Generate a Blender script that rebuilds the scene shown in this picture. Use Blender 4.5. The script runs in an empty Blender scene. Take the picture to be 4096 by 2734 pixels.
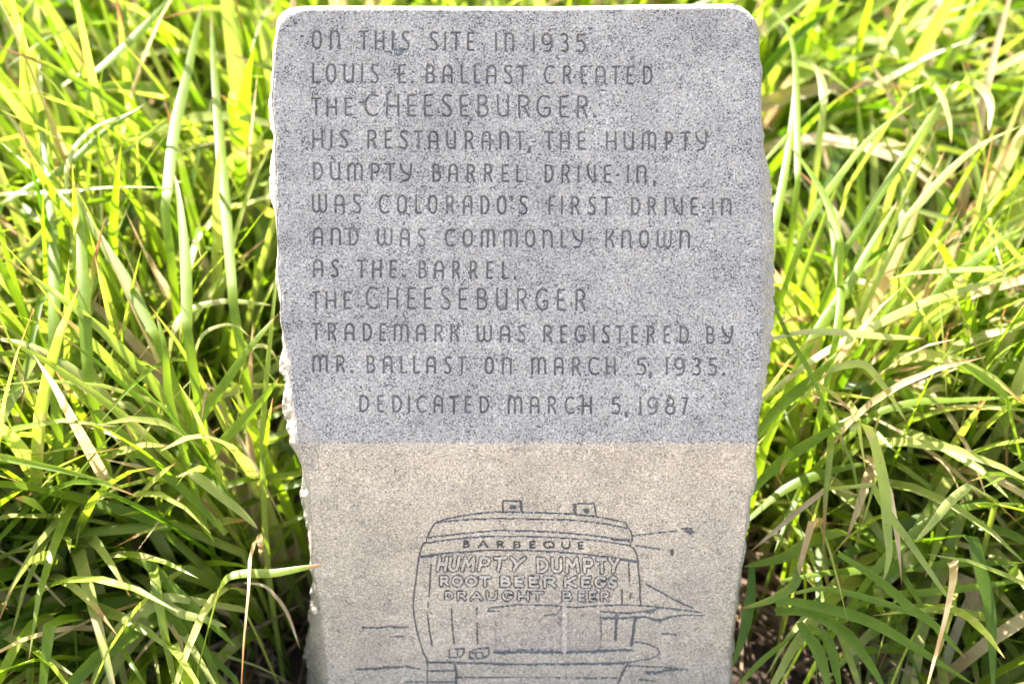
import bpy, math, random
import numpy as np
from mathutils import Vector
random.seed(11); RNG = np.random.default_rng(11)
R = math.radians
scene = bpy.context.scene
col = scene.collection

# ------------------------------------------------------------------ camera
PITCH = R(38); DIST = 1.5; FOC = 50 / 36 * 4096
CX, CY = 2048.0, 1367.0
FWD = np.array([0, math.cos(PITCH), -math.sin(PITCH)])
UPV = np.array([0, math.sin(PITCH), math.cos(PITCH)])
CREASE = 1772.0
kk = DIST / FOC
CAM = np.array([0, -(DIST * math.cos(PITCH) - (CREASE - CY) * kk * math.sin(PITCH)), 1.5])
cd = bpy.data.cameras.new('camera'); cam = bpy.data.objects.new('camera', cd); col.objects.link(cam)
cam.location = CAM; cam.rotation_euler = (math.pi / 2 - PITCH, 0, 0)
cd.lens = 50; cd.sensor_width = 36; cd.clip_end = 400; cd.clip_start = 0.05
cd.dof.use_dof = True; cd.dof.focus_distance = 1.515; cd.dof.aperture_fstop = 2.8; cd.dof.aperture_blades = 9
scene.camera = cam
scene.render.resolution_x = 1024; scene.render.resolution_y = 683

# ------------------------------------------------------------------ light
SUN_EL = R(43); SUN_AZ = R(-32)          # azimuth from +Y (behind the stone), negative = to the left
w = bpy.data.worlds.new('World'); scene.world = w; w.use_nodes = True
nt = w.node_tree; bg = nt.nodes['Background']
sky = nt.nodes.new('ShaderNodeTexSky'); sky.sky_type = 'NISHITA'; sky.sun_disc = False
sky.sun_elevation = SUN_EL; sky.sun_rotation = SUN_AZ; sky.air_density = 1.0; sky.dust_density = 4.0; sky.ozone_density = 0.3
nt.links.new(sky.outputs[0], bg.inputs[0]); bg.inputs[1].default_value = 0.12
sl = bpy.data.lights.new('sun', 'SUN'); sun = bpy.data.objects.new('sun', sl); col.objects.link(sun)
sl.energy = 5.0; sl.angle = R(0.53); sl.color = (1.0, 0.95, 0.87)
sdir = Vector((math.sin(SUN_AZ) * math.cos(SUN_EL), math.cos(SUN_AZ) * math.cos(SUN_EL), math.sin(SUN_EL)))
sun.rotation_euler = sdir.to_track_quat('Z', 'Y').to_euler(); sun.location = (-2, 4, 5)
vs = scene.view_settings
vs.view_transform = 'Standard'; vs.look = 'None'; vs.gamma = 1; vs.use_curve_mapping = False; vs.exposure = 2.15

# ------------------------------------------------------------------ helpers
def tag(o, label=None, cat=None, group=None, kind=None):
    if label: o['label'] = label
    if cat: o['category'] = cat
    if group: o['group'] = group
    if kind: o['kind'] = kind
    return o
def empty(name, loc):
    o = bpy.data.objects.new(name, None); col.objects.link(o); o.location = loc; o.empty_display_size = 0.05; return o
def np_mesh(name, V, F, mat, parent=None, smooth=True, uv=None, colr=None):
    """V (n,3) float, F (m,4) int quads -> one mesh object. Vertices in world space; parents sit unrotated."""
    me = bpy.data.meshes.new(name)
    V = np.asarray(V, dtype=np.float32)
    if parent is not None: V = V - np.array(parent.location, dtype=np.float32)
    F = np.asarray(F, dtype=np.int32); n = F.shape[1]
    me.vertices.add(len(V)); me.vertices.foreach_set('co', V.ravel())
    me.loops.add(F.size); me.loops.foreach_set('vertex_index', F.ravel())
    me.polygons.add(len(F)); me.polygons.foreach_set('loop_start', np.arange(len(F), dtype=np.int32) * n)
    if smooth: me.polygons.foreach_set('use_smooth', np.ones(len(F), dtype=bool))
    me.update(calc_edges=True)
    if uv is not None:
        l = me.uv_layers.new(name='UVMap'); l.data.foreach_set('uv', np.asarray(uv, dtype=np.float32)[F.ravel()].ravel())
    if colr is not None:
        a = me.color_attributes.new('tone', 'FLOAT_COLOR', 'POINT'); a.data.foreach_set('color', np.asarray(colr, dtype=np.float32).ravel())
    me.materials.append(mat)
    o = bpy.data.objects.new(name, me); col.objects.link(o)
    if parent is not None: o.parent = parent
    return o

# value noise in numpy -----------------------------------------------------
_T = RNG.random((64, 64, 64)).astype(np.float32)
def noise3(P):
    P = np.asarray(P, dtype=np.float64); i = np.floor(P).astype(int); f = P - i; f = f * f * (3 - 2 * f); r = 0
    for dx in (0, 1):
        for dy in (0, 1):
            for dz in (0, 1):
                wgt = (f[..., 0] if dx else 1 - f[..., 0]) * (f[..., 1] if dy else 1 - f[..., 1]) * (f[..., 2] if dz else 1 - f[..., 2])
                r = r + wgt * _T[(i[..., 0] + dx) % 64, (i[..., 1] + dy) % 64, (i[..., 2] + dz) % 64]
    return r * 2 - 1
def fbm(P, oc=3):
    P = np.asarray(P, dtype=np.float64); return sum(noise3(P * 2 ** k + 17.3 * k) / 2 ** k for k in range(oc))

# photograph pixel -> ray ; two face planes ---------------------------------
def rays(U, V):
    U = np.asarray(U, float); V = np.asarray(V, float)
    return FWD + (U - CX)[..., None] / FOC * np.array([1.0, 0, 0]) - (V - CY)[..., None] / FOC * UPV
P_CREASE = CAM + FWD * DIST - UPV * (CREASE - CY) * kk
N_UP = -FWD
LOWT = R(4); N_LOW = np.array([0, -math.cos(LOWT), math.sin(LOWT)])
def on_face(U, V, depth=0.0):
    """point seen at pixel (U,V) on the upper face (above the crease) or lower face, `depth` metres behind it"""
    U, V = np.broadcast_arrays(np.asarray(U, float), np.asarray(V, float)); d = rays(U, V)
    up = (V <= CREASE)[..., None]; N = np.where(up, N_UP, N_LOW)
    depth = np.broadcast_to(depth, U.shape)
    t = (((P_CREASE - CAM) * N).sum(-1) - depth) / (d * N).sum(-1)
    # carry both planes through the crease consistently for depth > 0
    return CAM + d * t[..., None]

# ------------------------------------------------------------------ materials
def new_mat(name):
    m = bpy.data.materials.new(name); m.use_nodes = True; t = m.node_tree; b = t.nodes['Principled BSDF']; return m, t, b
def N(t, typ, **k):
    n = t.nodes.new(typ)
    for a, v in k.items(): setattr(n, a, v)
    return n
def ramp(t, stops, fac):
    r = N(t, 'ShaderNodeValToRGB'); e = r.color_ramp.elements
    e[0].position, e[0].color = stops[0][0], (*stops[0][1], 1); e[1].position, e[1].color = stops[-1][0], (*stops[-1][1], 1)
    for p, c in stops[1:-1]:
        q = e.new(p); q.color = (*c, 1)
    t.links.new(fac, r.inputs[0]); return r
def mixc(t, mode, fac, a, b):
    m = N(t, 'ShaderNodeMix', data_type='RGBA', blend_type=mode)
    if isinstance(fac, (int, float)): m.inputs[0].default_value = fac
    else: t.links.new(fac, m.inputs[0])
    for s, v in ((6, a), (7, b)):
        if isinstance(v, tuple): m.inputs[s].default_value = (*v, 1)
        else: t.links.new(v, m.inputs[s])
    return m.outputs[2]
def granite(name, tint=(1, 1, 1), contrast=1.0, rough=0.55, bump=0.15, speck=(0.04, 0.045, 0.055), lift=1.0, grime=0.0):
    m, t, b = new_mat(name); L = t.links
    g = N(t, 'ShaderNodeNewGeometry').outputs['Position']
    def nz(scale, detail=3, rgh=0.6):
        n = N(t, 'ShaderNodeTexNoise'); n.inputs['Scale'].default_value = scale; n.inputs['Detail'].default_value = detail
        n.inputs['Roughness'].default_value = rgh; L.new(g, n.inputs['Vector']); return n.outputs['Fac']
    def c(v): return tuple(v * lift * k for k in tint)
    lo = 0.5 - 0.14 * contrast
    base = ramp(t, [(0.30, c(0.26)), (0.44, c(0.37)), (0.56, c(0.46)), (0.70, c(0.62))], nz(420, 2, 0.55)).outputs[0]
    # dark biotite flecks: a few small cells at two sizes, bunched by a slower noise
    fl = N(t, 'ShaderNodeTexNoise'); fl.inputs['Scale'].default_value = 600; fl.inputs['Detail'].default_value = 1.5; L.new(g, fl.inputs['Vector'])
    bn = nz(60, 2)
    ad = N(t, 'ShaderNodeMath', operation='MULTIPLY_ADD'); L.new(bn, ad.inputs[0]); ad.inputs[1].default_value = 0.28; L.new(fl.outputs['Fac'], ad.inputs[2])
    f1 = ramp(t, [(0.715, (0, 0, 0)), (0.775, (0.95 * contrast,) * 3)], ad.outputs[0]).outputs[0]
    a = mixc(t, 'MIX', f1, base, speck)
    v2 = nz(1000, 1)
    f2 = ramp(t, [(0.60, (0, 0, 0)), (0.67, (0.75 * contrast,) * 3)], v2).outputs[0]
    a = mixc(t, 'MIX', f2, a, tuple(s * 2.2 for s in speck))
    # warm feldspar and slow mottling
    f3 = ramp(t, [(0.52, (0, 0, 0)), (0.68, (0.40,) * 3)], nz(150, 2)).outputs[0]
    a = mixc(t, 'MULTIPLY', f3, a, (1.0, 0.93, 0.84))
    f4 = ramp(t, [(0.3, (0.82, 0.82, 0.83)), (0.5, (0.98, 0.97, 0.96)), (0.7, (1.12, 1.11, 1.09))], nz(16, 4, 0.6)).outputs[0]
    a = mixc(t, 'MULTIPLY', 1.0, a, f4)
    if grime:
        f5 = ramp(t, [(0.50, (0, 0, 0)), (0.74, (grime,) * 3)], nz(5.5, 5, 0.7)).outputs[0]
        a = mixc(t, 'MULTIPLY', f5, a, (0.80, 0.77, 0.74))
    L.new(a, b.inputs['Base Color']); b.inputs['Roughness'].default_value = rough; b.inputs['Specular IOR Level'].default_value = 0.35
    bp = N(t, 'ShaderNodeBump'); bp.inputs['Strength'].default_value = bump; bp.inputs['Distance'].default_value = 0.001
    L.new(nz(500, 3), bp.inputs['Height']); L.new(bp.outputs[0], b.inputs['Normal'])
    return m
M_FACE = granite('honed_granite', (1.07, 0.99, 0.87), 1.0, 0.5, 0.15, (0.045, 0.048, 0.055), grime=0.35)
M_LOW = granite('tan_granite', (1.27, 1.13, 0.955), 0.72, 0.75, 0.6, (0.07, 0.066, 0.062), grime=0.5)  # warmer, paler tint than the honed face, with coarser bump
M_SIDE = granite('split_granite', (1.10, 0.99, 0.86), 0.8, 0.8, 1.0, (0.07, 0.07, 0.075))
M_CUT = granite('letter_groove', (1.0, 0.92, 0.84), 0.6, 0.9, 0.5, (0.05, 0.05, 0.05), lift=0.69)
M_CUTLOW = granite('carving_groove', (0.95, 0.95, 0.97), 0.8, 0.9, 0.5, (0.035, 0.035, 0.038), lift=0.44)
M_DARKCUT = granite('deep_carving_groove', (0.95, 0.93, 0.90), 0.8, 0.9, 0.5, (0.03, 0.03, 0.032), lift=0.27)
M_RECESS = granite('stippled_recess', (1.13, 1.0, 0.86), 0.8, 0.9, 1.0, (0.06, 0.06, 0.06), lift=1.08)
M_RAISED = granite('raised_lettering', (1.08, 0.98, 0.86), 0.5, 0.8, 0.5, (0.09, 0.09, 0.09), lift=1.3)

def leaf_material():
    m, t, b = new_mat('grass_blade_skin'); L = t.links
    at = N(t, 'ShaderNodeAttribute', attribute_name='tone'); sp = N(t, 'ShaderNodeSeparateColor'); L.new(at.outputs['Color'], sp.inputs[0])
    uv = N(t, 'ShaderNodeUVMap'); su = N(t, 'ShaderNodeSeparateXYZ'); L.new(uv.outputs[0], su.inputs[0])
    hue, dry = sp.outputs[0], sp.outputs[1]
    top = ramp(t, [(0.0, (0.065, 0.120, 0.010)), (0.5, (0.18, 0.26, 0.022)), (1.0, (0.52, 0.53, 0.19))], hue).outputs[0]  # pale end paints sunlit highlights into the blade colour
    thru = ramp(t, [(0.0, (0.15, 0.32, 0.006)), (0.5, (0.38, 0.56, 0.014)), (1.0, (0.62, 0.70, 0.09))], hue).outputs[0]
    # parallel veins and a paler midrib
    vm = N(t, 'ShaderNodeMath', operation='MULTIPLY'); L.new(su.outputs[0], vm.inputs[0]); vm.inputs[1].default_value = 62.0
    vsn = N(t, 'ShaderNodeMath', operation='SINE'); L.new(vm.outputs[0], vsn.inputs[0])
    vein = ramp(t, [(0.0, (0.86, 0.88, 0.86)), (1.0, (1.06, 1.05, 1.04))], vsn.outputs[0]).outputs[0]
    gp = N(t, 'ShaderNodeNewGeometry').outputs['Position']
    def nz(scale, d=3):
        n = N(t, 'ShaderNodeTexNoise'); n.inputs['Scale'].default_value = scale; n.inputs['Detail'].default_value = d; L.new(gp, n.inputs['Vector']); return n.outputs['Fac']
    mot = ramp(t, [(0.3, (0.82, 0.86, 0.82)), (0.7, (1.12, 1.1, 1.06))], nz(38)).outputs[0]
    top = mixc(t, 'MULTIPLY', 1.0, mixc(t, 'MULTIPLY', 1.0, top, vein), mot)
    thru = mixc(t, 'MULTIPLY', 1.0, mixc(t, 'MULTIPLY', 1.0, thru, vein), mot)
    sp_ = ramp(t, [(0.66, (1, 1, 1)), (0.72, (0.80, 0.62, 0.42))], nz(170, 2)).outputs[0]
    top = mixc(t, 'MULTIPLY', 0.8, top, sp_); thru = mixc(t, 'MULTIPLY', 0.8, thru, sp_)
    # dryness and painted pale highlights: straw along the blade, rust at the very tip
    nd = N(t, 'ShaderNodeMath', operation='MULTIPLY_ADD'); L.new(nz(30), nd.inputs[0]); nd.inputs[1].default_value = 0.8; nd.inputs[2].default_value = -0.4
    dd = N(t, 'ShaderNodeMath', operation='ADD'); L.new(dry, dd.inputs[0]); L.new(nd.outputs[0], dd.inputs[1])
    fd = ramp(t, [(0.42, (0, 0, 0)), (0.62, (1, 1, 1))], dd.outputs[0]).outputs[0]
    straw = ramp(t, [(0.35, (0.68, 0.58, 0.36)), (0.65, (0.50, 0.35, 0.19))], nz(22)).outputs[0]
    top = mixc(t, 'MIX', fd, top, straw)
    thru = mixc(t, 'MIX', fd, thru, mixc(t, 'MULTIPLY', 1.0, straw, (1.1, 0.95, 0.8)))
    tv = N(t, 'ShaderNodeMath', operation='MULTIPLY_ADD'); L.new(sp.outputs[2], tv.inputs[0]); tv.inputs[1].default_value = 0.17; L.new(su.outputs[1], tv.inputs[2])
    ft = ramp(t, [(1.03, (0, 0, 0)), (1.10, (1, 1, 1))], tv.outputs[0])
    ft.color_ramp.elements[0].position = 0.0; ft.color_ramp.elements[1].position = 1.0
    sub = N(t, 'ShaderNodeMapRange'); L.new(tv.outputs[0], sub.inputs[0]); sub.inputs[1].default_value = 1.02; sub.inputs[2].default_value = 1.09
    top = mixc(t, 'MIX', sub.outputs[0], top, (0.36, 0.19, 0.08)); thru = mixc(t, 'MIX', sub.outputs[0], thru, (0.46, 0.22, 0.08))
    L.new(top, b.inputs['Base Color']); b.inputs['Roughness'].default_value = 0.44; b.inputs['Specular IOR Level'].default_value = 0.42
    tr = N(t, 'ShaderNodeBsdfTranslucent'); L.new(thru, tr.inputs[0])
    mx = N(t, 'ShaderNodeMixShader'); mx.inputs[0].default_value = 0.45
    L.new(b.outputs[0], mx.inputs[1]); L.new(tr.outputs[0], mx.inputs[2]); L.new(mx.outputs[0], t.nodes['Material Output'].inputs[0])
    return m
M_LEAF = leaf_material()
def soil_material(name, cols, scale, bump):
    m, t, b = new_mat(name); L = t.links; g = N(t, 'ShaderNodeNewGeometry').outputs['Position']
    n = N(t, 'ShaderNodeTexNoise'); n.inputs['Scale'].default_value = scale; n.inputs['Detail'].default_value = 8; n.inputs['Roughness'].default_value = 0.7; L.new(g, n.inputs['Vector'])
    r = ramp(t, cols, n.outputs['Fac']); L.new(r.outputs[0], b.inputs['Base Color']); b.inputs['Roughness'].default_value = 0.95
    bp = N(t, 'ShaderNodeBump'); bp.inputs['Strength'].default_value = 0.8; bp.inputs['Distance'].default_value = bump
    L.new(n.outputs['Fac'], bp.inputs['Height']); L.new(bp.outputs[0], b.inputs['Normal']); return m
M_SOIL = soil_material('brown_soil', [(0.3, (0.03, 0.02, 0.014)), (0.5, (0.07, 0.045, 0.03)), (0.72, (0.15, 0.10, 0.07))], 40, 0.02)
M_PAVE = soil_material('bounce_concrete', [(0.3, (0.42, 0.36, 0.28)), (0.7, (0.52, 0.45, 0.36))], 30, 0.002)  # warm pale tone for the unseen bounce paving

# ------------------------------------------------------------------ setting
def gz(x, y):
    x = np.asarray(x, float); y = np.asarray(y, float)
    return np.clip(y - 0.25, 0, 30) * 0.10 + 0.012 * np.sin(x * 5 + 1) * np.sin(y * 6)
xs = np.concatenate([np.linspace(-60, -4, 15)[:-1], np.linspace(-4, 4, 81), np.linspace(4, 60, 15)[1:]])
ys = np.concatenate([np.linspace(-0.14, 6, 62), np.linspace(6, 80, 20)[1:]])
GX, GY = np.meshgrid(xs, ys); GV = np.stack([GX, GY, gz(GX, GY)], -1).reshape(-1, 3)
def gridF(r, c):
    i = np.arange(r - 1)[:, None] * c + np.arange(c - 1)[None]; i = i.ravel()
    return np.stack([i, i + 1, i + c + 1, i + c], -1)
tag(np_mesh('ground', GV, gridF(len(ys), len(xs)), M_SOIL), kind='structure')
px = np.array([-60., -2, 2, 60]); py = np.array([-80., -4, -0.14])
PX, PY = np.meshgrid(px, py)
tag(np_mesh('bounce_pavement', np.stack([PX, PY, 0 * PX + 0.03], -1).reshape(-1, 3), gridF(3, 4), M_PAVE, smooth=False), kind='structure')  # unseen paving, added to bounce warm light onto the lower face

# ------------------------------------------------------------------ granite monument
mon = tag(empty('granite_monument', (0, 0, 0)), 'upright grey granite marker with engraved inscription and carved barrel building, standing in tall grass', 'monument')
def interp(pts, y):
    a = np.array(pts, float); return np.interp(y, a[:, 1], a[:, 0])
L_SIL = [(1184, 24), (1150, 34), (1125, 52), (1110, 75), (1103, 108), (1102, 144), (1093, 172), (1087, 258), (1084, 344), (1076, 402), (1084, 459), (1099, 545), (1090, 643), (1084, 775), (1099, 844), (1104, 900),
         (1107, 941), (1104, 1092), (1117, 1189), (1123, 1304), (1128, 1377), (1120, 1443), (1126, 1534), (1135, 1637), (1150, 1698), (1164, 1758), (1179, 1800), (1194, 1836), (1210, 1889), (1209, 1949), (1211, 2038),
         (1222, 2098), (1236, 2169), (1243, 2229), (1254, 2306), (1257, 2336), (1246, 2366), (1228, 2467), (1226, 2604), (1234, 2734), (1250, 3300)]
L_FACE = [(1246, 43), (1205, 50), (1168, 66), (1138, 92), (1115, 125), (1107, 160), (1103, 200), (1097, 258), (1094, 344), (1090, 402), (1094, 459), (1105, 545), (1106, 643), (1103, 775), (1108, 844), (1110, 900), (1114, 1000),
          (1114, 1092), (1124, 1189), (1128, 1304), (1142, 1377), (1150, 1443), (1163, 1534), (1172, 1637), (1180, 1698), (1186, 1758), (1192, 1800), (1204, 1836), (1222, 1889), (1238, 1949), (1240, 2038), (1247, 2098), (1245, 2169),
          (1246, 2229), (1258, 2306), (1279, 2396), (1290, 2515), (1302, 2634), (1311, 2734), (1340, 3300)]
R_SIL = [(2930, 16), (2962, 27), (2997, 52), (3020, 82), (3032, 108), (3036, 130), (3038, 230), (3050, 298), (3047, 373), (3049, 488), (3060, 603), (3078, 717), (3086, 804), (3090, 900), (3095, 941), (3104, 1032), (3098, 1153),
         (3092, 1304), (3074, 1486), (3049, 1577), (3043, 1637), (3028, 1800), (3018, 1949), (2999, 2038), (2984, 2157), (2970, 2276), (2957, 2336), (2946, 2455), (2933, 2544), (2925, 2664), (2924, 2734), (2890, 3300)]
R_FACE = [(2890, 36), (2945, 43), (2982, 62), (3006, 90), (3020, 122), (3028, 150), (3031, 230), (3040, 298), (3038, 373), (3038, 488), (3040, 603), (3044, 717), (3044, 804), (3044, 900), (3045, 1032), (3044, 1153),
          (3044, 1304), (3040, 1486), (3034, 1577), (3030, 1637), (3020, 1800), (3010, 1949), (2991, 2038), (2976, 2157), (2962, 2276), (2950, 2336), (2938, 2455), (2926, 2544), (2918, 2664), (2917, 2734), (2885, 3300)]
STEP = 2.6
ytop = 44.0
rowsY = np.concatenate([np.arange(ytop, CREASE - 1, STEP), [CREASE], np.arange(CREASE + STEP, 2760, STEP), np.arange(2775, 3300, 15)])
COLS = 740
def edge_noise(y, seed, amp):
    P = np.stack([y * 0.022, y * 0 + seed, y * 0], -1); Q = np.stack([y * 0.012, y * 0 + seed, y * 0 + 5.], -1)
    return amp * (0.6 * noise3(P) + 0.8 * noise3(Q))
chipfade = np.clip((rowsY - 150) / 150, 0, 1)
xl = interp(L_FACE, rowsY) + edge_noise(rowsY, 3.3, 5) * chipfade
xr = interp(R_FACE, rowsY) + edge_noise(rowsY, 9.1, 4) * chipfade
ti = np.linspace(0, 1, COLS)
U = xl[:, None] + (xr - xl)[:, None] * ti[None]
Vv = np.repeat(rowsY[:, None], COLS, 1)
# top edge of the face is not quite level: dips in the middle, higher at the right
lift = np.interp(U[0], [1246, 1900, 2200, 2890], [0, 1.0, 0, -6])
Vv = Vv + lift[None] * np.clip(1 - (rowsY - ytop) / 200, 0, 1)[:, None]
DEPTH = np.zeros_like(U)                      # metres carved into the face (positive) or raised (negative)
GID = np.zeros((len(rowsY) - 1, COLS - 1), dtype=np.int32)
CU = (U[:-1, :-1] + U[1:, 1:]) / 2; CV = (Vv[:-1, :-1] + Vv[1:, 1:]) / 2
PARTS = {}                                    # id -> (name, material, label)
def add_part(name, mat, label=None):
    i = len(PARTS) + 1; PARTS[i] = (name, mat, label); return i
def window(x0, y0, x1, y1):
    j0 = max(0, np.searchsorted(rowsY, y0 - 8) - 1); j1 = min(len(rowsY), np.searchsorted(rowsY, y1 + 8) + 1)
    if j1 - j0 < 2: return None
    ww = (xr - xl)[j0:j1]; a = ((x0 - xl[j0:j1]) / ww).min(); b = ((x1 - xl[j0:j1]) / ww).max()
    i0 = max(0, int(a * (COLS - 1)) - 1); i1 = min(COLS, int(b * (COLS - 1)) + 3)
    if i1 - i0 < 2: return None
    return j0, j1, i0, i1
def seg_dist(X, Y, lines):
    D = np.full(X.shape, 1e9)
    for ln in lines:
        for (ax, ay), (bx, by) in zip(ln[:-1], ln[1:]):
            dx, dy = bx - ax, by - ay; q = dx * dx + dy * dy
            t = 0 if q < 1e-9 else np.clip(((X - ax) * dx + (Y - ay) * dy) / q, 0, 1)
            D = np.minimum(D, np.hypot(X - ax - t * dx, Y - ay - t * dy))
    return D
def carve(lines, r, depth, pid, soft=0.75, rag=0.10):
    a = np.concatenate([np.array(l, float).reshape(-1, 2) for l in lines]); pad = r * 1.4 + 4
    wd = window(a[:, 0].min() - pad, a[:, 1].min() - pad, a[:, 0].max() + pad, a[:, 1].max() + pad)
    if not wd: return
    j0, j1, i0, i1 = wd; X = U[j0:j1, i0:i1]; Y = Vv[j0:j1, i0:i1]
    rr = r * (1 + rag * 2.2 * noise3(np.stack([X * 0.11, Y * 0.11, X * 0 + pid * .7], -1)))
    D = seg_dist(X, Y, lines); k = np.clip((rr - D) / (rr * soft), 0, 1); k = k * k * (3 - 2 * k)
    DEPTH[j0:j1, i0:i1] = np.maximum(DEPTH[j0:j1, i0:i1], k * depth)
    X = CU[j0:j1 - 1, i0:i1 - 1]; Y = CV[j0:j1 - 1, i0:i1 - 1]
    rr = r * (1 + rag * 2.2 * noise3(np.stack([X * 0.11, Y * 0.11, X * 0 + pid * .7], -1)))
    D = seg_dist(X, Y, lines); g = GID[j0:j1 - 1, i0:i1 - 1]; g[(D < rr * 0.86)] = pid

# stroke alphabet, unit box: x 0..1, y 0 (base) .. 1 (top) --------------------
def arc(cx, cy, rx, ry, a0, a1, n=9):
    return [(cx + rx * math.cos(R(a)), cy + ry * math.sin(R(a))) for a in np.linspace(a0, a1, n)]
G = {
 'A': [[(0, 0), (0, .68)] + arc(.5, .68, .5, .32, 180, 0) + [(1, 0)], [(0, .42), (1, .42)]],
 'B': [[(.08, 0), (.08, 1), (.45, 1)] + arc(.45, .77, .42, .23, 90, -90) + [(.2, .54)], [(.45, .54)] + arc(.5, .27, .5, .27, 90, -90) + [(.08, 0)]],
 'C': [[(1, .93)] + arc(.62, .74, .32, .26, 60, 90, 3) + arc(.55, .5, .55, .5, 105, 255, 13) + [(.75, 0), (1, .07)]],
 'D': [[(.1, 0), (.1, 1), (.35, .98)] + arc(.35, .5, .65, .5, 82, -82, 13) + [(.1, 0)]],
 'E': [[(1, 1), (.1, .97), (.1, .02), (1, 0)], [(.1, .48), (.85, .49)]],
 'F': [[(1, 1), (.1, .97), (.1, 0)], [(.1, .5), (.8, .5)]],
 'G': [[(.95, .92), (.75, .99)] + arc(.55, .5, .55, .5, 100, 262, 13) + [(.85, .04), (.98, .15), (1, .42), (.6, .42)]],
 'H': [[(0, 0), (0, 1)], [(1, 0), (1, 1)], [(0, .46), (1, .46)]],
 'I': [[(.5, 0), (.5, 1)]],
 'K': [[(0, 0), (0, 1)], [(.9, 1), (.75, .75), (.1, .45)], [(.3, .54), (.7, .4), (.95, 0)]],
 'L': [[(.05, 1), (.05, .04), (.15, 0), (1, .01)]],
 'M': [[(0, 0), (0, .95), (.1, .85)] + arc(.26, .72, .24, .28, 130, 0, 6) + [(.5, .02)], [(.5, .70)] + arc(.75, .72, .25, .28, 175, 0, 8) + [(1, 0)]],
 'N': [[(0, 0), (0, 1), (.05, .85)] + arc(.5, .68, .5, .32, 140, 0, 8) + [(1, 0)]],
 'O': [arc(.5, .66, .5, .34, 0, 180, 9) + arc(.5, .34, .5, .34, 180, 360, 9) + [(1, .66)]],
 'P': [[(.08, 0), (.08, 1), (.5, 1)] + arc(.5, .72, .5, .28, 90, -90) + [(.08, .44)]],
 'Q': [arc(.5, .5, .5, .5, 0, 360, 17), [(.6, .3), (.95, -.02)]],
 'R': [[(.05, 0), (.05, 1), (.45, 1)] + arc(.5, .75, .45, .25, 90, -90) + [(.3, .48), (.65, .38), (.98, 0)]],
 'S': [[(1, .95), (.75, 1), (.4, 1)] + arc(.42, .80, .34, .20, 110, 220, 6) + [(.5, .55), (.85, .40)] + arc(.62, .22, .38, .22, 30, -90, 8) + [(.3, 0), (0, .07)]],
 'T': [[(0, .98), (1, 1)], [(.5, .98), (.5, 0)]],
 'U': [[(0, 1), (0, .32)] + arc(.5, .32, .5, .32, 180, 360) + [(1, 1)], [(1, .4), (1, 0)]],
 'V': [[(0, 1), (.05, .6), (.25, .35), (.8, .0), (1, .0), (1, 1)]],
 'W': [[(0, 1), (0, .3)] + arc(.25, .28, .25, .28, 180, 350, 8) + [(.5, .95)], [(.5, .3)] + arc(.75, .28, .25, .28, 190, 360, 8) + [(1, 1)]],
 'Y': [[(0, 1), (.06, .74), (.28, .50), (.62, .38), (.86, .34)], [(1, 1), (.98, .6), (.88, .25), (.62, .02), (.2, -.03)]],
 '1': [[(.5, 0), (.5, 1)]],
 '3': [[(0, .95), (.4, 1)] + arc(.5, .78, .4, .22, 90, -60, 8) + [(.4, .55)], [(.4, .55), (.65, .52)] + arc(.52, .26, .48, .26, 60, -100, 9) + [(0, .06)]],
 '5': [[(.95, .98), (.12, .97), (.08, .58), (.45, .62)] + arc(.5, .30, .48, .31, 80, -100, 9) + [(0, .05)]],
 '7': [[(0, .98), (.95, 1), (.6, .5), (.3, 0)]],
 '8': [arc(.5, .76, .38, .24, -90, 270, 15), arc(.5, .26, .5, .26, 90, 450, 15)],
 '9': [arc(.45, .68, .45, .32, -20, 340, 15), [(.88, .9), (1, .6), (.95, .3), (.7, .03), (.2, 0)]],
 '.': [[(.5, 0.02), (.5, .04)]], ',': [[(.55, .06), (.6, -.02), (.3, -.16)]], "'": [[(.6, 1.0), (.5, .8)]], '-': [[(0, .42), (1, .44)]],
}
Z = {1: (1050, 0, 1.742), 2: (2050, 0, 1.742), 3: (1050, 850, 1.651), 4: (2050, 850, 1.651), 5: (1100, 1800, 1.679)}
def zp(z, x, y): ox, oy, s = Z[z]; return ox + x / s, oy + y / s
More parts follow.
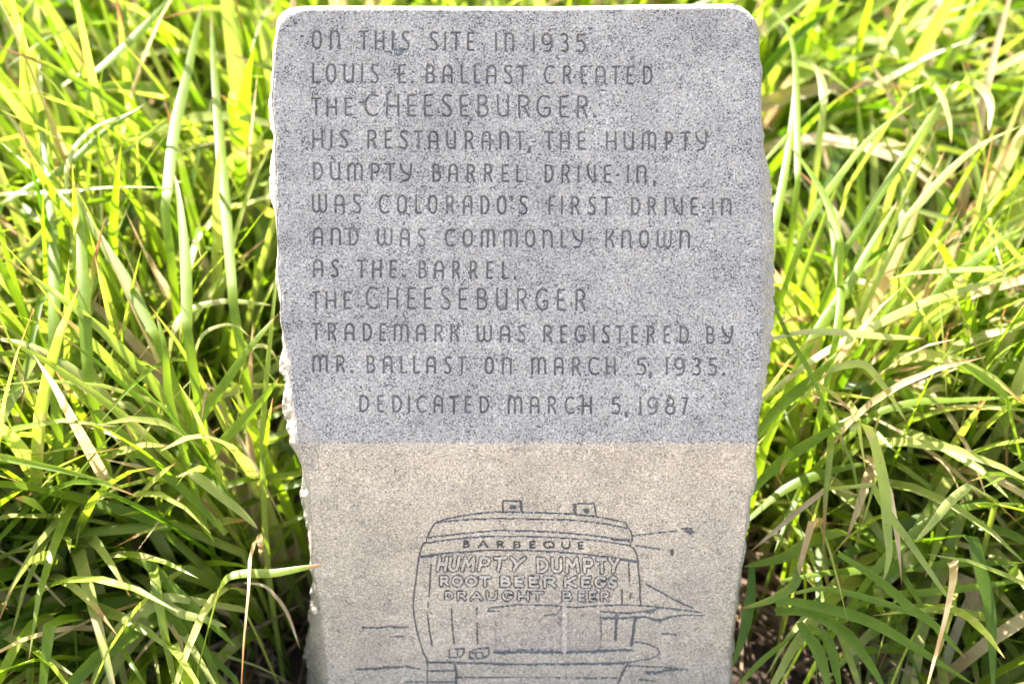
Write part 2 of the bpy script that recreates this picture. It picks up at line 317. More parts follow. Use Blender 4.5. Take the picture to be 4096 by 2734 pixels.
# each line: [(zoom, 'CHAR', x0, x1)...], y control points [(zoom, x, ytop, ybase)]
def spec(s):
    out = []; z = 1
    for tok in s.split():
        if tok[0] == '@': z = int(tok[1:]); continue
        c, r = tok[0], tok[1:]
        if '-' in r[1:]:
            q = r.rindex('-'); a, b = float(r[:q]), float(r[q + 1:])
        else: a = float(r) - 6; b = float(r) + 6
        out.append((z, c, a, b))
    return out
LINES = [
 ("@1 O342-415 N468-542 T672-742 H780-853 I907 S965-1028 S1160-1225 I1273 T1312-1386 E1420-1480 I1628 N1685-1757 @2 1150 9200-285 3335-395 5440-515", [(1, 380, 204, 345), (1, 1700, 222, 361), (2, 480, 228, 368)], 'engraved in the first line'),
 ("@1 L342-412 O440-515 U562-640 I693 S750-812 E940-1003 .1045 B1132-1207 A1252-1328 L1378-1430 L1470-1523 A1558-1633 S1680-1745 T1780-1845 @2 C217-298 R348-415 E470-525 A575-652 T685-755 E790-850 D903-980", [(1, 380, 437, 580), (1, 1800, 450, 587), (2, 950, 455, 590)], ''),
 ("@1 T338-410 H445-522 E565-632", [(1, 380, 674, 806), (1, 640, 674, 808)], ''),
 ("@1 C710-810 H860-955 E1002-1075 E1118-1190 S1245-1322 E1368-1440 B1490-1580 U1632-1720 @2 R35-125 G165-270 E320-395 R445-530 .575", [(1, 760, 648, 812), (2, 500, 660, 823)], ''),
 ("@1 H345-425 I480 S535-600 R727-800 E845-905 S950-1018 T1052-1122 A1155-1228 U1278-1350 R1405-1475 A1525-1595 N1650-1720 T1760-1830 ,1860 @2 T220-292 H330-402 E448-515 H650-728 U772-850 M900-1005 P1060-1122 T1170-1242 Y1270-1362", [(1, 380, 897, 1032), (1, 1200, 906, 1042), (2, 1300, 914, 1050)], ''),
 ("@1 D345-425 U468-545 M590-700 P748-820 T852-928 Y955-1045 B1178-1248 A1293-1365 R1420-1485 R1540-1608 E1660-1720 L1765-1820 @2 D217-290 R337-405 I460 V515-582 E632-693 -720-750 I806 N862-937 ,990", [(1, 380, 1125, 1256), (1, 1400, 1137, 1270), (2, 900, 1145, 1278)], ''),
 ("@1 W342-452 A500-575 S625-690 C808-888 O935-1008 L1060-1112 O1150-1222 R1275-1340 A1395-1465 D1512-1585 O1632-1703 '1738 S1785-1850 @2 F247-300 I345 R405-472 S525-585 T618-690 D820-895 R940-1005 I1068 V1115-1190 E1235-1298 -1322-1345 I1397 N1452-1530", [(1, 380, 1348, 1484), (1, 1700, 1358, 1497), (2, 1500, 1374, 1503)], ''),
 ("@3 A330-402 N448-520 D562-638 W755-860 A905-975 S1022-1078 C1203-1275 O1320-1392 M1440-1538 M1590-1690 @4 O82-152 N197-268 L315-362 Y392-472 K612-678 N718-788 O835-905 W952-1055 N1102-1175", [(3, 360, 93, 216), (3, 1300, 103, 229), (4, 1100, 112, 238)], ''),
 ("@3 A330-402 S450-505 T625-685 H722-790 E835-888 B1025-1088 A1132-1200 R1250-1308 R1365-1423 E1473-1523 L1578-1630 .1668", [(3, 360, 304, 428), (3, 1600, 317, 441)], ''),
 ("@3 T325-380 H415-488 E530-585", [(3, 360, 513, 636), (3, 580, 513, 638)], ''),
 ("@3 C680-765 H820-900 E950-1015 E1060-1122 S1175-1243 E1290-1355 B1410-1490 U1540-1620 @4 R25-100 G150-240 E287-352 R412-488", [(3, 700, 484, 637), (4, 450, 501, 650)], ''),
 ("@3 T325-385 R428-490 A540-610 D655-727 E768-818 M865-968 A1012-1082 R1132-1195 K1240-1305 W1412-1518 A1565-1638 S1685-1742 @4 R200-268 E310-362 G408-485 I537 S590-645 T678-742 E780-832 R885-945 E993-1045 D1097-1170 B1275-1340 Y1378-1460", [(3, 360, 722, 845), (3, 1500, 736, 857), (4, 1400, 744, 868)], ''),
 ("@3 M327-433 R483-548 .588 B682-748 A792-862 L907-958 L992-1040 A1080-1148 S1197-1250 T1285-1352 O1465-1530 N1580-1648 @4 M122-225 A272-340 R390-452 C498-575 H615-685 5818-888 ,912 11020 91065-1145 31190-1248 51290-1355 .1395", [(3, 360, 934, 1056), (3, 1500, 947, 1069), (4, 1300, 952, 1078)], ''),
 ("@3 D632-708 E753-803 D850-925 I968 C1015-1087 A1128-1195 T1232-1298 E1330-1382 D1427-1500 M1618-1718 @4 A112-180 R230-292 C342-412 H458-527 5652-717 ,752 1845 9888-967 81005-1080 71110-1165", [(3, 660, 1199, 1318), (3, 1500, 1206, 1326), (4, 1100, 1212, 1336)], ''),
]
RAD = 5.4
for s, ctl, _ in LINES:
    cp = np.array([[zp(z, x, 0)[0], zp(z, x, t)[1], zp(z, x, b)[1]] for z, x, t, b in ctl])
    for z, c, a, b in spec(s):
        X0 = zp(z, a, 0)[0] + 5; X1 = zp(z, b, 0)[0] - 5
        if X1 <= X0: X0, X1 = (X0 + X1) / 2 - .1, (X0 + X1) / 2 + .1
        xm = (X0 + X1) / 2; yt = np.interp(xm, cp[:, 0], cp[:, 1]) + 5; yb = np.interp(xm, cp[:, 0], cp[:, 2]) - 5
        sk = random.uniform(-1.5, 1.5)
        ln = [[(X0 + (X1 - X0) * p + sk * (q - .5), yb + (yt - yb) * q) for p, q in st] for st in G[c]]
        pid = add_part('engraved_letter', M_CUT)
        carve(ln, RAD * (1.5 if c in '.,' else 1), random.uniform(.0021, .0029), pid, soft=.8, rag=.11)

# carved barrel building on the lower face ------------------------------------
def Lz(*pts): return [zp(5, x, y) for x, y in pts]
def stroke(name, wz, *lines, depth=0.0022, mat=M_CUTLOW, rag=0.16, label=None):
    pid = add_part(name, mat, label); carve([Lz(*l) for l in lines], wz / 2 / 1.679 + 1.0, depth, pid, rag=rag)
def recess(name, poly, depth, mat=M_RECESS):
    pid = add_part(name, mat); p = np.array(Lz(*poly)); wd = window(p[:, 0].min() - 8, p[:, 1].min() - 8, p[:, 0].max() + 8, p[:, 1].max() + 8)
    j0, j1, i0, i1 = wd
    def inside(X, Y):
        s = np.zeros(X.shape, bool); q = len(p)
        for i in range(q):
            (ax, ay), (bx, by) = p[i], p[(i + 1) % q]
            if ay == by: continue
            c = ((ay > Y) != (by > Y)) & (X < (bx - ax) * (Y - ay) / (by - ay) + ax); s ^= c
        return s
    ins = inside(U[j0:j1, i0:i1], Vv[j0:j1, i0:i1]); D = DEPTH[j0:j1, i0:i1]; D[ins] = np.maximum(D[ins], depth)
    g = GID[j0:j1 - 1, i0:i1 - 1]; g[inside(CU[j0:j1 - 1, i0:i1 - 1], CV[j0:j1 - 1, i0:i1 - 1])] = pid
recess('window_recess', [(1475, 1095), (1640, 1070), (1795, 1068), (1925, 1078), (1925, 1340), (1475, 1345)], 0.0026)
recess('window_recess', [(1965, 1085), (2190, 1100), (2190, 1335), (1965, 1335)], 0.0020)
stroke('roof_line', 9, [(1078, 488), (1130, 468), (1250, 440), (1370, 422), (1520, 413), (1750, 418), (1995, 428), (2075, 436), (2160, 448), (2245, 462), (2315, 478), (2353, 487)],
       [(1078, 488), (1055, 520), (1035, 555), (1018, 590), (1018, 612), (995, 625)], [(2353, 487), (2370, 520), (2388, 540), (2398, 575), (2400, 600), (2385, 635)])
stroke('roof_band', 8, [(1080, 490), (1200, 472), (1350, 462), (1560, 458), (1730, 462), (1950, 468), (2050, 475), (2200, 492), (2300, 510), (2370, 525)])
stroke('roof_band', 9, [(1018, 585), (1100, 578), (1250, 560), (1400, 548), (1520, 537), (1650, 540), (1800, 545), (1950, 555), (2100, 568), (2200, 580), (2280, 592), (2390, 600)])
stroke('roof_wedge_cut', 16, [(2262, 594), (2320, 602), (2380, 608)])  # wide dark wedge cut at the right end of the roof
stroke('barrel_hoop', 8, [(995, 625), (1100, 610), (1250, 592), (1400, 580), (1600, 577), (1750, 580), (1900, 587), (2100, 598), (2250, 615), (2385, 640)])
stroke('barrel_hoop', 10, [(968, 718), (1050, 705), (1200, 688), (1400, 673), (1600, 670), (1750, 675), (1900, 682), (2000, 690), (2150, 705), (2300, 725), (2440, 752)])
stroke('barrel_hoop', 20, [(985, 716), (1060, 706)], [(2310, 728), (2420, 748)])
stroke('barrel_outline', 9, [(995, 625), (988, 640), (975, 680), (966, 720), (955, 800), (945, 880), (935, 950), (928, 1040), (935, 1120), (950, 1200), (975, 1290), (1000, 1370), (1028, 1420)])
stroke('barrel_outline', 10, [(2385, 640), (2410, 662), (2430, 700), (2438, 745), (2440, 800), (2450, 880), (2452, 960), (2455, 1040)])
for l in ([(1048, 765), (1042, 850), (1035, 980)], [(1030, 1025), (1028, 1050)], [(1025, 1105), (1035, 1200), (1055, 1312)], [(1185, 1065), (1190, 1180), (1203, 1295)], [(1355, 1055), (1355, 1100)], [(1358, 1160), (1360, 1300)], [(2375, 760), (2380, 880)], [(2332, 940), (2330, 1035)], [(2390, 962), (2385, 995)]):
    stroke('stave_line', 9, l)
# chimney lamps on the roof
stroke('roof_lamp', 10, [(1530, 415), (1530, 340), (1645, 340)], [(1525, 415), (1650, 415)]); stroke('roof_lamp', 20, [(1652, 348), (1656, 408)])
stroke('lamp_bulb', 34, [(1590, 382), (1602, 382)])
stroke('roof_lamp', 9, [(2030, 358), (2143, 358), (2158, 445)], [(2045, 432), (2158, 445)]); stroke('roof_lamp', 28, [(2012, 370), (2016, 424)])
stroke('lamp_bulb', 36, [(2085, 404), (2096, 406)])
# awning, window frame, posts
stroke('awning_line', 8, [(1510, 1080), (1430, 1078), (1440, 1060), (1500, 1050), (1640, 1035), (1795, 1040), (1925, 1050), (2015, 1053), (2195, 1045), (2330, 1038), (2455, 1042), (2595, 1055), (2745, 1072), (2860, 1085)])
stroke('awning_line', 10, [(2185, 1083), (2295, 1093), (2395, 1093), (2525, 1075), (2595, 1058)])
stroke('awning_dark_cut', 16, [(2185, 1130), (2315, 1130), (2425, 1122), (2495, 1120)], [(2495, 1120), (2575, 1145), (2645, 1120)])  # thick dark cuts below the awning line
stroke('awning_dark_cut', 8, [(2645, 1118), (2745, 1105), (2885, 1106)]); stroke('awning_dark_cut', 26, [(2500, 1085), (2540, 1078)], [(2560, 1140), (2590, 1140)])
stroke('awning_brace', 9, [(1925, 1060), (1895, 1110), (1810, 1120)])
stroke('post', 7, [(2190, 1130), (2190, 1270)]); stroke('post', 20, [(2295, 1100), (2287, 1270)]); stroke('post', 22, [(2420, 1125), (2395, 1300)])
stroke('counter_line', 20, [(1475, 1358), (1640, 1352), (1925, 1356), (2140, 1352), (2395, 1340)], rag=.2)
stroke('counter_line', 7, [(2405, 1285), (2495, 1295), (2570, 1330), (2585, 1360), (2555, 1385), (2495, 1405), (2355, 1428)])
stroke('base_line', 14, [(1018, 1424), (1200, 1425), (1600, 1435), (1925, 1437), (2300, 1430), (2365, 1425)], rag=.2)
stroke('crate_outline', 9, [(1170, 1340), (1172, 1395), (1245, 1388), (1270, 1360), (1270, 1330), (1210, 1332)], [(1225, 1345), (1225, 1375)])
stroke('crate_outline', 10, [(1310, 1395), (1305, 1355), (1345, 1335), (1435, 1325), (1438, 1370), (1400, 1395), (1310, 1395)], [(1305, 1360), (1390, 1358), (1400, 1392)], [(1350, 1370), (1350, 1390)])
stroke('base_line', 8, [(1025, 1425), (1022, 1500), (1024, 1620)], [(1030, 1478), (1205, 1480)], [(1030, 1553), (1205, 1555)], [(1225, 1522), (1640, 1525), (2300, 1527)])
stroke('base_line', 16, [(1208, 1440), (1220, 1490), (1210, 1620)]); stroke('base_line', 12, [(2365, 1438), (2330, 1500), (2280, 1620)])
for wz, l in ((11, [(585, 1190), (700, 1193), (760, 1182), (830, 1186), (895, 1188)]), (8, [(778, 1250), (865, 1248)]), (16, [(545, 1468), (640, 1471), (700, 1464), (800, 1457), (880, 1450), (930, 1458)]), (8, [(930, 1460), (985, 1470)]),
              (9, [(2595, 1228), (2640, 1230), (2695, 1240)]), (9, [(2365, 1445), (2595, 1455), (2700, 1462)]), (18, [(2490, 1487), (2560, 1494), (2620, 1478), (2680, 1470)]), (8, [(2680, 1470), (2775, 1472)]), (8, [(2445, 1535), (2555, 1548)]), (7, [(870, 1555), (1000, 1552)])):
    stroke('ground_dash', wz, l, rag=.3)
for wz, l in ((9, [(2400, 573), (2495, 562), (2693, 543)]), (38, [(2770, 543), (2790, 552)]), (10, [(2735, 525), (2800, 522)]), (8, [(2425, 640), (2525, 655), (2585, 665)]), (22, [(2665, 675), (2666, 698)]), (9, [(2495, 900), (2695, 1010), (2810, 1060)])):
    stroke('ray_line', wz, l, rag=.25)
# lettering on the barrel
def block(s, y0, y1, wz, kind, slant=0, y0b=None, y1b=None):
    y0b = y0 if y0b is None else y0b; y1b = y1 if y1b is None else y1b
    later = []
    for tok in s.split():
        c, r = tok[0], tok[1:]; a, b = map(float, r.split('-')); f = (a - 1090) / 1230
        t = y0 + (y0b - y0) * f; q = y1 + (y1b - y1) * f; i = wz / 2
        ln = [Lz(*[(a + i + (b - a - 2 * i) * p + slant * (v - .5), q - i - (q - t - 2 * i) * v) for p, v in st]) for st in G[c]]
        if kind == 'sunk':
            carve(ln, wz / 2 / 1.679 + .8, 0.0014, add_part('carved_letter', M_DARKCUT), rag=.15)
        else:
            r1 = wz / 2 / 1.679; pid = add_part('letter_outline', M_DARKCUT); carve(ln, r1 + 5.6, 0.0026, pid, rag=.1, soft=.45); later.append((ln, r1))
    for ln, r1 in later:
            pid2 = add_part('raised_letter', M_RAISED)
            al = np.concatenate([np.array(l) for l in ln]); wd = window(al[:, 0].min() - 12, al[:, 1].min() - 12, al[:, 0].max() + 12, al[:, 1].max() + 12)
            if not wd: continue
            j0, j1, i0, i1 = wd; D = seg_dist(U[j0:j1, i0:i1], Vv[j0:j1, i0:i1], ln); k = np.clip((r1 - D) / 3 + .6, 0, 1)
            DEPTH[j0:j1, i0:i1] = DEPTH[j0:j1, i0:i1] * (1 - k) - .0002 * k
            D = seg_dist(CU[j0:j1 - 1, i0:i1 - 1], CV[j0:j1 - 1, i0:i1 - 1], ln); g = GID[j0:j1 - 1, i0:i1 - 1]; g[D < r1] = pid2
G_STRAIGHT = {'A': [[(0, 0), (.5, 1), (1, 0)], [(.2, .35), (.8, .35)]], 'M': [[(0, 0), (.1, 1), (.5, .35), (.9, 1), (1, 0)]], 'U': [[(0, 1), (0, .3)] + arc(.5, .3, .5, .3, 180, 360) + [(1, 1)]], 'Y': [[(0, 1), (.5, .45), (1, 1)], [(.5, .45), (.35, 0)]],
              'G': [[(.95, .85), (.6, 1)] + arc(.5, .5, .5, .5, 110, 300, 10) + [(1, .4), (.6, .4)]], 'O': [arc(.5, .5, .5, .5, 0, 360, 15)], 'K': [[(0, 0), (0, 1)], [(.95, 1), (.1, .5), (1, 0)]], 'S': [[(.95, .9), (.5, 1), (.1, .8), (.3, .55), (.8, .42), (.95, .2), (.5, 0), (0, .1)]]}
G.update(G_STRAIGHT)
block('B1262-1308 A1360-1435 R1487-1538 B1598-1650 E1706-1750 Q1800-1880 U1922-1985 E2032-2075', 600, 652, 12, 'sunk', 0, 612, 668)
block('H1090-1158 U1165-1240 M1255-1345 P1362-1445 T1462-1552 Y1570-1680', 714, 815, 19, 'raised', 14)
block('D1750-1838 U1855-1930 M1950-2045 P2065-2140 T2158-2232 Y2240-2318', 714, 815, 19, 'raised', -4, 722, 830)
block('R1105-1170 O1185-1262 O1275-1362 T1370-1452 B1508-1585 E1602-1675 E1698-1775 R1800-1890 K1942-2030 E2050-2125 G2145-2225 S2238-2302', 842, 912, 17, 'raised', 0, 848, 930)
block('D1138-1198 R1222-1285 A1312-1395 U1420-1490 G1525-1600 H1632-1705 T1722-1805 B1925-1995 E2035-2085 E2105-2160 R2185-2245', 946, 1004, 12, 'raised', 0, 949, 1018)
# the light post standing proud between the two window recesses
pid = add_part('post', M_RAISED); carve([Lz((1943, 1062), (1943, 1352))], 17 / 1.679 + 1, 0.00001, pid, rag=.05)

recess('chipped_corner', [((u - 1100) * 1.679, (v - 1800) * 1.679) for u, v in ((1188, 1700), (1232, 1696), (1262, 1738), (1276, 1778), (1270, 1830), (1282, 1885), (1225, 1880), (1206, 1830))], 0.0012, M_SIDE)
carve([[(1543, 206), (1575, 199), (1612, 203)], [(1560, 212), (1598, 214)]], 5.5, 0.0005, add_part('dark_pit', M_CUTLOW), rag=.9)
# surface relief: fine on the honed face, coarser below the crease --------------
P = on_face(U, Vv); low = (Vv > CREASE)
rough = 0.00012 * fbm(P * 260, 2) * ~low + (0.00040 * fbm(P * 190, 3) + 0.0007 * noise3(P * 42)) * low * np.clip((Vv - CREASE) / 40, 0, 1)
recm = np.zeros_like(U, bool)
for i, (nm, _, _) in PARTS.items():
    if nm == 'window_recess':
        mk = GID == i; recm[:-1, :-1] |= mk; recm[1:, 1:] |= mk
rough = rough + recm * 0.0006 * fbm(P * 260, 2)
NN = np.where(low[..., None], N_LOW, N_UP)
cd_ = np.exp(-((Vv - CREASE) / 7) ** 2) * (.0006 + .0007 * noise3(np.stack([U * .05, U * 0, U * 0 + 3], -1)))
FACE = P - NN * (DEPTH - rough + cd_)[..., None]
# chipped rim: the arris drops away irregularly along left and right
dl = (U - xl[:, None]); dr = (xr[:, None] - U)
chip = np.clip(1 - dl / (9 + 9 * noise3(np.stack([Vv * .03, Vv * 0, Vv * 0 + 2], -1))), 0, 1) ** 2 * 0.0015 + np.clip(1 - dr / (8 + 7 * noise3(np.stack([Vv * .03, Vv * 0, Vv * 0 + 8], -1))), 0, 1) ** 2 * 0.0015
FACE = FACE - NN * (chip * chipfade[:, None])[..., None]
# build the parts
VF = FACE.reshape(-1, 3); QF = gridF(len(rowsY), COLS)[:, ::-1]; ids = GID.ravel()
jc = int(np.searchsorted(rowsY, CREASE))
cu_, cv_ = CU.ravel(), CV.ravel()
worn = cv_ < CREASE + 5 * noise3(np.stack([cu_ * .05, cv_ * .02, cu_ * 0], -1)) + 4 * noise3(np.stack([cu_ * .21, cv_ * .1, cu_ * 0 + 4], -1))
def submesh(mask, name, mat, label=None):
    q = QF[mask]
    if len(q) < 2: return
    u, inv = np.unique(q, return_inverse=True)
    o = np_mesh(name, VF[u], inv.reshape(q.shape), mat, mon)
    if label: o['label'] = label
submesh((ids == 0) & (worn), 'inscription_face', M_FACE, 'blue grey honed sloping face carrying the inscription')
submesh((ids == 0) & (~worn), 'carved_face', M_LOW, 'tan rough upright face carrying the barrel carving')
order = np.argsort(ids, kind='stable'); sid = ids[order]
for i, (nm, mt, lb) in PARTS.items():
    a, b = np.searchsorted(sid, i), np.searchsorted(sid, i + 1)
    if b - a >= 2:
        q = QF[order[a:b]]; u, inv = np.unique(q, return_inverse=True); np_mesh(nm, VF[u], inv.reshape(q.shape), mt, mon)

# sides, rounded top and back -----------------------------------------------------
bl = [(0, j) for j in range(len(rowsY) - 1, -1, -1)]; bt = [(i, 0) for i in range(1, COLS - 1, 2)]; br = [(COLS - 1, j) for j in range(len(rowsY))]
bnd = bl + bt + br; nb = len(bnd)
bi = np.array([i for i, j in bnd]); bj = np.array([j for i, j in bnd])
fu = U[bj, bi]; fv = Vv[bj, bi]; F0 = FACE[bj, bi]
# target silhouette pixel for every boundary point
su = fu.copy(); sv = fv.copy()
kl = bi == 0; kr = bi == COLS - 1; kt = ~(kl | kr)
TOPSIL = lambda x: np.interp(x, [1184, 1400, 1900, 2200, 2600, 2800, 2930], [25, 24, 26, 27, 19, 17, 16])
sl_x = interp(L_SIL, fv); sr_x = interp(R_SIL, fv)
wob = edge_noise(fv, 21.7, 8) * np.clip((fv - 150) / 150, 0, 1)
wobr = edge_noise(fv, 31.7, 8) * np.clip((fv - 150) / 150, 0, 1)
su[kl] = np.minimum((sl_x + wob)[kl], fu[kl] - 3); su[kr] = np.maximum((sr_x + wobr)[kr], fu[kr] + 3)
sv[kt] = TOPSIL(fu[kt])
# rounded corners: push along the local outward normal rather than sideways
def corner(mask, arcpts, ycut, sgn):
    idx = np.where(mask & (fv < ycut))[0]; a = np.array(arcpts, float)
    for i in idx:
        f = (fv[i] - ytop) / (ycut - ytop); f = max(0, min(1, f)) ** 0.75
        s = np.interp(f, np.linspace(0, 1, len(a)), np.arange(len(a))); k = int(min(s, len(a) - 2)); g = s - k
        su[i], sv[i] = a[k] * (1 - g) + a[k + 1] * g
corner(kl, [(1215, 25), (1180, 29), (1150, 37), (1127, 53), (1111, 75), (1104, 102), (1102, 135), (sl_x[np.argmin(abs(fv - 165) + 1e6 * ~kl)], 165)], 165, -1)
corner(kr, [(2925, 16), (2960, 24), (2995, 48), (3018, 75), (3030, 103), (3034, 128), (sr_x[np.argmin(abs(fv - 155) + 1e6 * ~kr)], 155)], 155, 1)
off = np.hypot(su - fu, sv - fv)
dS = np.where(fv < 150, 0.009, 0.008 + off * 0.00075); dS = np.where(kt, 0.009, dS)
tt = np.clip((fv - 44) / (CREASE - 44), 0, 1)[:, None]
BACK = FWD * (1 - tt) + np.array([0, 1., 0]) * tt; BACK /= np.linalg.norm(BACK, axis=1)[:, None]
ruf = np.clip((fv - 130) / 200, 0, 1) * (~kt)
rings = [F0]; K = 9
dirS = rays(su, sv); dirF = rays(fu, fv)
def behind(u, v, d):
    r = rays(u, v); Nn = np.where((fv <= CREASE)[:, None], N_UP, N_LOW)
    t = (((P_CREASE - CAM) * Nn).sum(-1) - d) / (r * Nn).sum(-1); return CAM + r * t[:, None]
for k in range(1, K + 1):
    th = k / K * math.pi / 2
    e1 = math.sin(th); e2 = 1 - math.cos(th)
    lin = k / K; e1 = e1 * (1 - .5 * ruf) + lin * .5 * ruf; e2 = e2 * (1 - .5 * ruf) + lin * .5 * ruf
    Pk = behind(fu + (su - fu) * e1, fv + (sv - fv) * e1, dS * e2)
    ln = fbm(Pk * 110, 3) * 0.0032 + (np.abs(noise3(Pk * 27)) - .3) * 0.0062
    outv = np.where(kl, -1, np.where(kr, 1, 0))[:, None] * np.array([1., 0, 0])
    amt = ln * ruf * (k / K) ** 1.2 * (.8 if k == K else 1) * np.clip(off / 25, .3, 1.3)
    Pk = Pk + outv * amt[:, None] * 0.6 - BACK * (amt * .8)[:, None]
    rings.append(Pk)
S = rings[-1]; cen = np.array([0, 0.05, 0.45])
for k, (dp, inw) in enumerate([(0.012, .000), (0.03, .002), (0.05, .006), (0.08, .010), (0.11, .018), (0.13, .028), (0.14, .05)]):
    inv = np.stack([np.where(kl, 1, np.where(kr, -1, 0)), np.zeros(nb), np.zeros(nb)], -1) - np.where(kt, 1, 0)[:, None] * UPV
    corn = (~kt) & (fv < 165); inv = np.where(corn[:, None], inv * .7 - UPV * .7, inv)
    Pk = S + BACK * dp + inv * inw
    ln = fbm(Pk * 40, 3) * 0.006; Pk = Pk + inv * (np.abs(ln) * ruf)[:, None]
    rings.append(Pk)
last = rings[-1]
rings.append(last * [0, 1, 1] + last * [0.5, 0, 0]); rings.append(last * [0, 1, 1])
BV = np.concatenate(rings); nr = len(rings)
BF = gridF(nr, nb)
np_mesh('rough_body', BV, BF, M_SIDE, mon)['label'] = 'rock pitched broken edges and rounded sawn top'
# (the body is open only underground)

# ------------------------------------------------------------------ grass blades
def in_stone(Pw):
    """True where world points would sit in front of or inside the stone"""
    d = Pw - CAM; z = d @ FWD; u = CX + FOC * d[:, 0] / z; v = CY - FOC * (d @ UPV) / z
    l = interp(L_SIL, v) - 6; r = interp(R_SIL, v) + 6
    inside = (u > l) & (u < r) & (v > 18)
    dface = np.where(v <= CREASE, (Pw - P_CREASE) @ N_UP, (Pw - P_CREASE) @ N_LOW)
    box = (np.abs(Pw[:, 0]) < 0.255) & (dface > -0.16) & (Pw[:, 2] < 0.86) & (Pw[:, 1] > -0.3)
    return inside & (dface > -0.16) | box
def ribbon(C, W, fold=0.25, twist=None, side=None, tone=(.5, .0, .5), cup=0.0):
    """C (n,3) centre line, W (n,) full widths -> verts, quads, uv, tone; V-folded cross-section with three columns"""
    n = len(C); T = np.gradient(C, axis=0); T /= np.linalg.norm(T, axis=1)[:, None] + 1e-9
    if side is None:
        h = C[-1] - C[0]; side = np.array([-h[1], h[0], 0.0])
        if np.linalg.norm(side) < 1e-3: side = np.array([1., 0, 0])
    side = np.asarray(side, float); Sd = side - (T @ side)[:, None] * T; Sd /= np.linalg.norm(Sd, axis=1)[:, None] + 1e-9
    Nn = np.cross(T, Sd)
    if twist is not None:
        c, s = np.cos(twist)[:, None], np.sin(twist)[:, None]; Sd, Nn = Sd * c + Nn * s, Nn * c - Sd * s
    h = W[:, None] / 2
    A = C - Sd * h + Nn * h * fold; B = C; D = C + Sd * h + Nn * h * fold
    V = np.stack([A, B, D], 1).reshape(-1, 3)
    F = gridF(n, 3); v = np.linspace(0, 1, n)
    uv = np.stack([np.tile([0, .5, 1.], n), np.repeat(v, 3)], -1)
    tn = np.tile([*tone, 1.0], (n * 3, 1))
    return V, F, uv, tn
def wprofile(n, W, base=.65):
    s = np.linspace(0, 1, n); return W * np.minimum(1, base + (1 - base) * s / .3) * np.clip((1 - s) / .38, 0, 1) ** .62 + 0.0003
def free_blade(bx, by, az, L, W, th0, bend, tone, n=11, kink=None, zb=None):
    s = np.linspace(0, 1, n); th = th0 + bend * s ** 1.6
    if kink is not None: th = th + (s > kink) * random.uniform(.9, 1.9)
    dl = L / (n - 1); da = az + np.cumsum(RNG.normal(0, .05, n))
    dx = np.sin(th) * np.cos(da); dy = np.sin(th) * np.sin(da); dz = np.cos(th)
    C = np.zeros((n, 3)); C[1:] = np.cumsum(np.stack([dx, dy, dz], -1)[:-1] * dl, 0)
    C += [bx, by, float(gz(bx, by)) if zb is None else zb]
    C[:, 2] = np.maximum(C[:, 2], gz(C[:, 0], C[:, 1]) + 0.006 + 0.01 * random.random())
    tw = np.linspace(0, random.uniform(-1.3, 1.3), n) + random.uniform(-.5, .5)
    return C, ribbon(C, wprofile(n, W), fold=random.uniform(.1, .6), twist=tw, side=[-math.sin(az), math.cos(az), 0], tone=tone)
def merge(lst):
    V = []; F = []; UVs = []; T = []; o = 0
    for v, f, u, t in lst: V.append(v); F.append(f + o); UVs.append(u); T.append(t); o += len(v)
    return np.concatenate(V), np.concatenate(F), np.concatenate(UVs), np.concatenate(T)
def tone_rand(yel=.5, dry=.06):
    h = min(1, max(0, random.gauss(yel, .30)))
    d = random.uniform(.75, 1) if random.random() < dry else random.choice([0, 0, .12, .25, .36, .42])  # low values add painted pale highlights, high ones real dryness
    return (h, d, random.random() ** 1.5)

def at(x, y, zc=None, dz=0.0):
    """point on the grass canopy seen at overview coordinates (2349 px wide picture)"""
    u, v = x * 4096 / 2349, y * 4096 / 2349; tv = (v - CY) / FOC
    if zc is None: zc = np.interp(y, [0, 300, 780, 1200, 1568], [.62, .56, .47, .30, .20])
    d = (1.5 - zc - dz) / (math.sin(PITCH) + math.cos(PITCH) * tv)
    return CAM + rays(np.array(u), np.array(v)) * d
# clump: name, label, area (x0,x1,y0,y1), number of single blades, mass count, length range
CLUMPS = [
 ('grass clump at the top left corner, blurred bright yellow green blades', (-1.55, -.75, .75, 1.9), 30, 620, (.5, .85)),
 ('grass clump behind the upper left shoulder of the stone', (-.75, -.12, .55, 1.6), 34, 520, (.5, .85)),
 ('grass clump behind the top middle of the stone', (-.12, .45, .75, 1.7), 10, 330, (.45, .75)),
 ('grass clump behind the upper right shoulder of the stone', (.30, 1.0, .50, 1.7), 40, 640, (.4, .72)),
 ('grass clump at the top right corner with straw coloured drooping tips', (1.0, 1.75, .65, 1.9), 36, 640, (.4, .7)),
 ('grass clump at the far left edge with arching blades', (-1.25, -.7, .12, .75), 60, 500, (.45, .75)),
 ('grass clump standing tight against the left side of the stone', (-.7, -.27, .02, .55), 90, 760, (.40, .7)),
 ('grass clump standing tight against the right side of the stone', (.27, .75, .02, .55), 90, 760, (.34, .66)),
 ('grass clump at the far right edge with crossing blades', (.75, 1.3, .12, .7), 60, 480, (.4, .66)),
 ('low sprawling grass clump in the bottom left corner', (-1.0, -.36, -.10, .16), 70, 260, (.4, .68)),
 ('low sprawling grass clump in the bottom right corner over brown litter', (.38, 1.0, -.10, .16), 64, 230, (.38, .62)),
]
clump_obj = []
